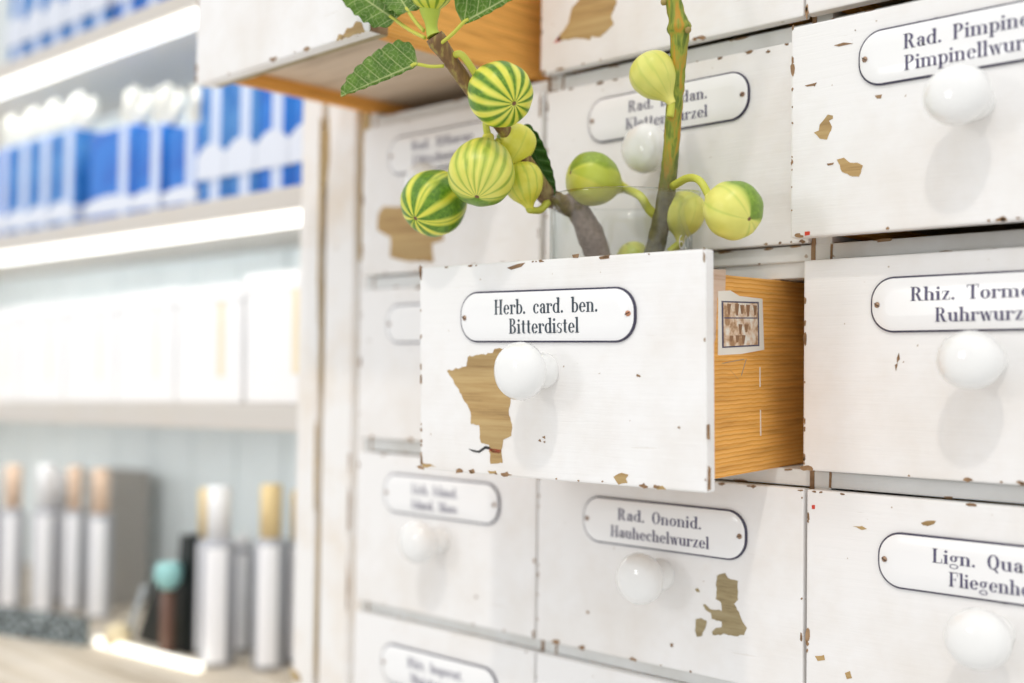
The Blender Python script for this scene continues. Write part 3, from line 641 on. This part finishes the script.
leaf(left, LB, at(522, 128, -.118), at(553, 196, -.105), .010, .012, CR*.9+CU*.4-CF*.3, -.05, at(512, 136, -.135), m=LEAF_D, curl=.3)

# the upright branch at the right
RB = at(655, 262, -.045); RB.z = 1.3585
rbp = [at(648, 330, -.045), at(653, 262, -.048), at(658, 236, -.050), at(666, 196, -.055), at(671, 150, -.060), at(674, 110, -.064), at(676, 84, -.067), at(679, 50, -.070), at(679, 28, -.072), at(673, 0, -.075), at(664, -40, -.078)]
right = thing('fig_branch', 'upright green fig branch at the right of the beaker with pale yellow figs', 'branch', RB)
BARK_R = bark('green_bark', (.11, .17, .012), (.27, .32, .03), (.085, .075, .03), (.17, .15, .06), .36, .46, (.50, .27, .02))
branch(right, RB, [RB]+rbp, [.0075, .0075, .0072, .0070, .0063, .0060, .0060, .0058, .0062, .0066, .0058, .0055], BARK_R, [(4, .08), (7, .14), (9, .32)], seed=9)
b = bmesh.new(); nd = at(668, 84, -.073)
for p, r_ in ((nd, .0022), (at(688, 30, -.074), .0024), (at(664, 2, -.08), .0026)):
    t = bmesh.new(); bmesh.ops.create_icosphere(t, subdivisions=2, radius=r_)
    for v in t.verts: v.co = v.co*(1+.15*noise.noise(v.co*900))+p-RB
    merge(b, t)
for f in b.faces: f.smooth = True
obj('bud_scar', b, wood('tan_bud', (.55, .42, .14), (.45, .33, .1), (.3, .2, .06)), right)
fig(right, RB, 653, 74, 23.5, -.078, (-.50, .82, -.12), [(c_, 4, .35) for c_ in (-110, -70, -35, -5, 25, 60, 100)], .55, .18, 1.05, [at(670, 117, -.071)], 3.5, label='pale fig high on the upright branch')
fig(right, RB, 733, 210, 29.5, -.085, (.42, -.40, .78), [(-95, 76, .92), (34, 3.5, .45), (-12, 4, .45), (-60, 4, .5), (-105, 5, .5), (150, 6, .5), (180, 5, .5)], .5, .14, .95, [at(700, 181, -.078), at(688, 178, -.068), at(673, 186, -.058)], 4, label='round fig with one green side at the right of the beaker')
fig(right, RB, 592, 179, 27, -.070, (-.86, .18, .42), [(75, 62, .80), (5, 25, .5), (70, 4, .6), (110, 5, .6), (150, 5, .6), (-130, 10, .5)], .2, .22, 1.0, [at(640, 196, -.064), at(648, 208, -.058), at(656, 216, -.052)], 4.2, label='green fig lying over the beaker rim')
fig(right, RB, 684, 212, 22, -.040, (.12, .85, -.1), [(c_, 3.5, .3) for c_ in (-120, -60, -20, 20, 70, 120)], .5, .2, 1.0, [at(670, 252, -.045)], 4, label='pale fig inside the beaker')
fig(right, RB, 633, 257, 16, -.030, (-.3, .6, .3), [(0, 40, .5)], .3, .3, .8, [at(652, 256, -.045)], 3)

# ------------------------------------------------------------------ display shelving at the left
shelf = thing('display_shelving', 'white display shelving with lit shelf edges standing left of the drawer cabinet', 'shelving', (-1.7, .1, 0))
def in_sh(o, p=None):
    o.parent = shelf; o.location = Vector(o.location)-Vector((-1.7, .1, 0)); return o
BY = .235
b = bmesh.new()
x = -2.42
while x < -1.012:
    x1 = min(x+.118, -1.0085); box(b, x+.0015, x1-.0015, BY, BY+.02, 1.04, 2.2, 0, .002); x += .118
box(b, -2.42, -1.0085, BY+.012, BY+.03, 1.04, 2.2, 0); in_sh(obj('back_panel', b, BACKW))
b = bmesh.new(); box(b, -2.44, -2.42, 0, BY+.03, 0, 2.2); in_sh(obj('side_panel', b, SHELFW))
def board(z0, z1, strip, tilt=0, y0=0.0):
    b = bmesh.new(); box(b, -1.405, 0, y0, BY-.001, 0, z1-z0, 0, .003)
    o = obj('shelf', b, SHELFW, None, (-1.0085, 0, z0)); o.rotation_euler.y = tilt; in_sh(o)
    if strip:
        b = bmesh.new(); box(b, -1.40, -.004, .004, .016, -strip, -.0005, 0, .002); s_ = obj('light_strip', b, LED, o); s_['label'] = 'glowing white light strip under the shelf edge'
    else:
        b = bmesh.new(); box(b, -1.40, -.004, .03, .05, -.0006, .004, 0); s_ = obj('light_strip', b, LED, o); s_['label'] = 'added unseen light strip set flush under the shelf board'  # unseen strip, added to brighten the compartment below the board
    return o
board(1.842, 1.866, .020); board(1.5775, 1.603, .017); board(1.337, 1.366, 0, math.radians(-1.2))
b = bmesh.new(); box(b, -1.41, 0, -.16, BY, -.03, 0, 0, .003)
OAK = wood('pale_counter_wood', (.80, .73, .64), (.66, .57, .45), (.42, .33, .23), (2, 60, 40), band=.5)
CZ = 1.035
in_sh(obj('counter_board', b, OAK, None, (-1.0085, 0, CZ)))
b = bmesh.new(); box(b, -2.42, -1.0085, -.13, BY, 0, CZ-.03, 0, .003); in_sh(obj('base_cupboard', b, SHELFW))

# blue packs
def blue(name, c1, c2):
    m = mat(name, c1, .35); g = N(m); n = g.noise((1, 1, 1), 22, 3); r = g.ramp(n, 'Fac', [(.4, c1), (.6, c2)]); g.l(r, 'Color', g.b, 'Base Color'); return m
BLUE = blue('royal_blue_wrap', (.006, .13, .56), (.01, .20, .68)); BLUE2 = blue('mid_blue_wrap', (.02, .17, .52), (.08, .28, .64))
RIB = mat('pale_ribbon', (.62, .70, .88), .5); BAND = mat('white_paper_band', (.74, .78, .87), .6); BOWM = mat('cream_white_ribbon', (.86, .84, .76), .6)
def pack(x, y, z, w, d, h, bow, label, group, ribx=.3, band=(.10, .24), m=BLUE):
    t = thing('gift_pack', label, 'gift pack', (x, y, z), group)
    b = bmesh.new(); box(b, -w/2, w/2, 0, d, 0, h, 0, .004)
    obj('blue_box', b, m, t)
    rx = ribx*w
    b = bmesh.new(); rw = min(.0105, w*.17)
    box(b, rx-rw, rx+rw, -.0012, d+.0012, .0005, h+.0012, 0, .0008); obj('ribbon', b, RIB, t)
    b = bmesh.new(); nseg = 16                                   # a paper band whose upper edge bulges
    fr, to = [], []
    for k in range(nseg+1):
        q = k/nseg; xx = -w/2-.0012+(w+.0024)*q; zt = h*band[1]*(1+.22*math.sin(PI*q)); fr.append((xx, h*band[0])); to.append((xx, zt))
    plate_poly(b, fr+to[::-1], -.0018, 0, .0012)
    box(b, w/2, w/2+.0012, -.002, d, h*band[0], h*band[1]); obj('paper_band', b, BAND, t)
    if bow:
        b = bmesh.new()
        for k in range(9):
            a = 2*PI*k/9; up = 1.1+.8*(k % 3); c0 = Vector((rx, d*.25, h+.001)); dr = Vector((math.cos(a), math.sin(a)*.9, up))
            P = [c0, c0+dr*.012+Vector((0, 0, .003)), c0+dr*.0165+Vector((0, 0, .003)), c0+dr*.016+Vector((0, 0, -.008)), c0+Vector((0, 0, .002))]
            tube(b, catmull(P, 5), .0052, 8)
        obj('bow', b, BOWM, t)
    return t
G1, G2, G3 = 'blue gift packs with bows on the middle shelf', 'tall blue gift packs on the middle shelf', 'blue gift packs on the top shelf'
for i, (xx, w, hh, lab) in enumerate([(-1.852, .064, .146, 'blue gift pack with bow at the left edge of the photo, on the second shelf'), (-1.779, .068, .146, 'blue bowed gift pack second from the left edge on the second shelf'),
        (-1.708, .066, .147, 'narrow blue bowed gift pack, third from the left edge, second shelf'), (-1.634, .070, .147, 'blue gift pack with the tallest bow of the left trio on the second shelf'),
        (-1.492, .125, .130, 'wide blue gift pack with cream bow in the middle of the second shelf'), (-1.392, .066, .120, 'blue bowed gift pack just right of the wide pack on the second shelf'), (-1.309, .074, .108, 'blue bowed gift pack left of the tall unbowed packs')]):
    pack(xx, .035, 1.6035, w, .07, hh, True, lab, G1, .28, m=BLUE2 if i in (1, 2, 3) else BLUE)
for i, (xx, w, lab) in enumerate([(-1.240, .060, 'tall blue gift pack without bow, first right of the bowed packs'), (-1.176, .060, 'tall blue gift pack without bow, second right of the bowed packs'),
        (-1.112, .060, 'tall blue gift pack without bow, second from the white post'), (-1.046, .064, 'tall blue gift pack without bow, closest to the white post')]):
    pack(xx, .035, 1.6035, w, .07, .168, False, lab, G2, .12 if i < 3 else .36, (.20, .38), BLUE2 if i < 2 else BLUE)
for i, xx in enumerate((-1.80, -1.735, -1.67, -1.605, -1.54, -1.462, -1.395, -1.33)):
    pack(xx, .035, 1.8665, .060, .07, .17, False, 'blue and white gift pack on the top shelf, %s from the left' % ('first second third fourth fifth sixth seventh eighth'.split()[i]), G3, .1, (.24, .42), BLUE2 if i < 5 else BLUE)

# white boxes with a gold stripe on the third shelf
WBOX = mat('white_card', (.93, .925, .93), .5); GOLD = mat('pale_gold_foil', (.90, .78, .56), .4); GOLDP = mat('faint_gold_foil', (.93, .89, .80), .4)
for i, (xx, w, h, lab) in enumerate([(-1.090, .138, .150, 'white carton with gold stripe closest to the white post'), (-1.240, .144, .143, 'white carton second from the white post on the third shelf'), (-1.390, .146, .145, 'white carton third from the white post on the third shelf'),
        (-1.540, .146, .143, 'white carton fourth from the white post on the third shelf'), (-1.690, .146, .145, 'white carton fifth from the white post on the third shelf'), (-1.840, .146, .143, 'white carton at the left edge of the photo on the third shelf')]):
    z = 1.3664+(-1.0085-xx)*math.sin(math.radians(-1.2))+.0008
    t = thing('white_carton', lab, 'box', (xx, .035, z), 'white cartons on the third shelf'); t.rotation_euler.y = math.radians(-1.2)
    b = bmesh.new(); box(b, -w/2, w/2, 0, .13, 0, h, 0, .002); obj('carton', b, WBOX, t)
    b = bmesh.new(); box(b, w*.17, w*.17+.011, -.0012, .0005, h*.22, h*.86, 0); obj('gold_stripe', b, GOLD if i < 2 else GOLDP, t)
    b = bmesh.new(); box(b, -w/2-.001, w/2+.001, -.001, .131, h*.86, h+.001, 0, .001); obj('lid', b, WBOX, t)

# bottles and small things on the counter
SILV = mat('white_label_highlight', (.92, .92, .95), .4); BODY = mat('frosted_grey_bottle', (.40, .41, .45), .18); PEACH = mat('peach_cap', (.88, .66, .50), .4); GCAP = mat('gold_cap', (.86, .66, .34), .35); WCAP = mat('white_cap', (.88, .88, .90), .35)
def bottle(x, y, wpx, top, capm, label, group, base=None, capfrac=.27, body=BODY):
    p = at_z(x, y, CZ); p.z = CZ+.0006; Rr = px(wpx/2, p); H = (at(x, top, p.y)-p).z
    t = thing('bottle', label, 'bottle', p, group); hb = H*(1-capfrac)
    b = bmesh.new(); lathe(b, [(0, 0), (Rr*.94, 0), (Rr, .003), (Rr, hb*.94), (Rr*.93, hb*.975), (Rr*.7, hb), (0, hb)], 28); obj('bottle_body', b, body, t)
    b = bmesh.new(); 
    a0 = math.atan2(CAM.y-p.y, CAM.x-p.x)-.12; n = 10
    for k in range(n):                                          # label wraps partly; its white also stands in for the glass's bright highlight
        a, a2 = a0-.62+1.24*k/n, a0-.62+1.24*(k+1)/n; r_ = Rr+.0006
        q = b.faces.new([b.verts.new((r_*math.cos(t_), r_*math.sin(t_), z_)) for t_, z_ in ((a, hb*.04), (a2, hb*.04), (a2, hb*.95), (a, hb*.95))]); q.smooth = True
    bmesh.ops.remove_doubles(b, verts=b.verts[:], dist=1e-6)
    o = obj('label_highlight', b, SILV, t)
    b = bmesh.new(); rc = Rr*.66; lathe(b, [(0, hb), (rc, hb), (rc, H*.985), (rc*.9, H), (0, H)], 24); obj('cap', b, capm, t)
GB, GR = 'slim bottles at the left of the counter', 'slim bottles beside the white post'
for i, (x, y, w, top, cm, lab) in enumerate([(-14, 603, 26, 470, WCAP, 'slim white bottle cut off by the left photo edge'), (10, 607, 24, 465, PEACH, 'slim bottle with peach cap nearest the left photo edge'), (43, 612, 25, 464, WCAP, 'slim bottle with white cap behind the black rail'),
        (72, 611, 22, 466, PEACH, 'slim bottle with peach cap in the middle of the left row'), (98, 618, 25, 468, PEACH, 'slim bottle with peach cap at the right end of the left row'), (57, 600, 20, 470, WCAP, 'white capped bottle half hidden behind the left row')]):
    bottle(x, y, w, top, cm, lab, GB, capfrac=.30)
bottle(216, 664, 36, 486, WCAP, 'tall silver bottle with white cap right of the black stand', GR, capfrac=.30)
bottle(204, 652, 24, 488, GCAP, 'gold capped bottle half hidden behind the white capped bottle', GR, capfrac=.3)
bottle(268, 668, 32, 484, GCAP, 'tall bottle with gold cap left of the white post', GR, capfrac=.29)
bottle(297, 662, 26, 490, GCAP, 'gold capped bottle partly hidden behind the white post', GR, capfrac=.29)
bottle(241, 650, 26, 535, WCAP, 'short grey bottle between the two tall bottles', GR, capfrac=.1)
# grey-brown carton at the back
GBR = mat('grey_brown_card', (.40, .38, .355), .7)
p = at_z(124, 600, CZ); b = bmesh.new(); p = Vector((-1.70, .165, CZ+.0006)); box(b, -.06, .03, -.02, .04, 0, .205, 0, .002); box(b, -.061, .031, -.021, .041, .165, .206, 0, .001)
tag(obj('carton', b, GBR, None, p), 'tall grey-brown carton at the back of the counter', 'box')
# black stand
BLK = mat('black_plastic', (.008, .012, .012), .35)
b = bmesh.new(); q0 = at_z(176, 652, CZ); q = Vector((q0.x, q0.y+.012, CZ+.0006))
pr_ = [(-.100, 0), (.026, 0), (.026, .152), (.004, .152), (-.002, .090), (-.055, .085)]
fr = [b.verts.new((x, -.012, z)) for x, z in pr_]; bk = [b.verts.new((x, .03, z)) for x, z in pr_]
b.faces.new(fr); b.faces.new(bk[::-1])
for i in range(6): j = (i+1) % 6; b.faces.new((fr[j], fr[i], bk[i], bk[j]))
bmesh.ops.recalc_face_normals(b, faces=b.faces[:])
tag(obj('display_stand', b, BLK, None, q), 'black slanted display stand on the counter beside the tall bottles', 'stand')
# small brush-like bottle with a teal head
t = thing('small_bottle', 'small brown bottle with pale teal stopper in front of the black stand', 'bottle', q+Vector((.004, -.028, 0)))
b = bmesh.new(); lathe(b, [(0, 0), (.009, 0), (.0095, .002), (.0095, .078), (.006, .083), (0, .083)], 20); obj('bottle_body', b, mat('brown_glass', (.16, .085, .06), .2), t)
b = bmesh.new(); lathe(b, [(.0055, .083), (.010, .085), (.0175, .095), (.018, .108), (.014, .117), (0, .119)], 20); obj('stopper', b, mat('pale_teal', (.32, .62, .62), .3), t)
b = bmesh.new(); s0 = at_z(140, 645, CZ); s0 = Vector((s0.x, .022, CZ+.0006))
lathe(b, [(0, 0), (.008, 0), (.0155, .006), (.0175, .015), (.015, .026), (.007, .032), (0, .033)], 24)
tag(obj('soap_ball', b, mat('cream_soap', (.82, .70, .46), .5), None, s0), 'round cream soap ball in front of the black stand', 'soap')
b = bmesh.new(); tube(b, [Vector((0, 0, .0045)), Vector((.006, 0, .03)), Vector((.030, .004, .082))], .0042, 10)
tag(obj('glass_rod', b, mat('grey_rod', (.42, .45, .47), .25), None, s0+Vector((.0, .016, 0))), 'short grey rod leaning on the black stand', 'rod')
# black rail and lit bar on the counter's front
pa, pb = at_z(-60, 626, CZ), at_z(86, 646, CZ); d = pb-pa; L = d.length; an = math.atan2(d.y, d.x)
RAIL = mat('black_speckled_rail', (.03, .05, .055), .4); g = N(RAIL); n = g.noise((1, 2, 2), 90, 3); r = g.ramp(n, 'Fac', [(.48, (.012, .02, .025)), (.60, (.50, .58, .60))]); g.l(r, 'Color', g.b, 'Base Color')
b = bmesh.new(); box(b, 0, L, 0, .006, 0, .036, 0, .001); box(b, 0, L, -.004, .010, 0, .003, 0)
o = tag(obj('price_rail', b, RAIL, None, (pa.x, pa.y, CZ+.0006)), 'black speckled price rail along the front of the counter', 'rail'); o.rotation_euler.z = an
pa, pb = at_z(92, 646, CZ), at_z(197, 674, CZ); d = pb-pa; L = d.length; an = math.atan2(d.y, d.x)
b = bmesh.new(); box(b, 0, L, 0, .012, 0, .011, 0, .004, 3)
o = tag(obj('light_bar', b, LED_WARM, None, (pa.x, pa.y, CZ+.0006)), 'glowing white light bar lying on the counter right of the black rail', 'lamp'); o.rotation_euler.z = an

# ------------------------------------------------------------------ light
w = bpy.data.worlds.new('World'); SC.world = w; w.use_nodes = True
g = N.__new__(N); g.t = w.node_tree; bg = w.node_tree.nodes['Background']
tc = g.n('ShaderNodeTexCoord'); sx = g.n('ShaderNodeSeparateXYZ'); g.l(tc, 'Generated', sx, 0)
r = g.ramp(sx, 'Z', [(0, (.70, .70, .70)), (1, (.97, .985, 1))]); g.l(r, 'Color', bg, 'Color'); bg.inputs['Strength'].default_value = 1.20
def area(name, loc, target, sx_, sy_, power, col=(1, 1, 1)):
    l = bpy.data.lights.new(name, 'AREA'); l.shape = 'RECTANGLE'; l.size = sx_; l.size_y = sy_; l.energy = power; l.color = col
    o = bpy.data.objects.new(name, l); C.objects.link(o); o.location = loc
    o.rotation_euler = (Vector(target)-Vector(loc)).to_track_quat('-Z', 'Y').to_euler(); return o
area('window_light', (.15, -2.2, 3.35), (-.5, 0, 1.4), .30, .34, 2.2)
area('window_light', (-1.3, -2.6, 1.9), (-.5, 0, 1.4), .35, .5, 6)
sl = bpy.data.lights.new('sun', 'SUN'); sl.energy = .62; sl.angle = math.radians(2.5); sl.color = (1, .93, .85)
so = bpy.data.objects.new('sun', sl); C.objects.link(so); so.location = (.6, -2.5, 3); so.rotation_euler = Vector((-.0117, .03, -.043)).to_track_quat('-Z', 'Y').to_euler()
for zl, pw, tl in ((1.8405, 1.5, 0), (1.5760, 1.05, 0), (1.3210, .75, -1.2)):          # light of the upper LED strips; the lowest lamp is added to brighten below
    o = area('shelf_led_and_fill', (-1.71, .024, zl), (-1.71, .12, zl-.2), 1.38, .012, pw, (.97, 1, .99)); o.rotation_euler = (Matrix.Rotation(math.radians(tl), 3, 'Y') @ o.rotation_euler.to_matrix()).to_euler()
SC.view_settings.view_transform = 'Standard'; SC.view_settings.look = 'None'; SC.view_settings.gamma = 1; SC.view_settings.exposure = -.03
SC.view_settings.use_curve_mapping = False
SC.cycles.use_denoising = True; SC.cycles.max_bounces = 10; SC.cycles.transparent_max_bounces = 16; SC.cycles.caustics_reflective = False
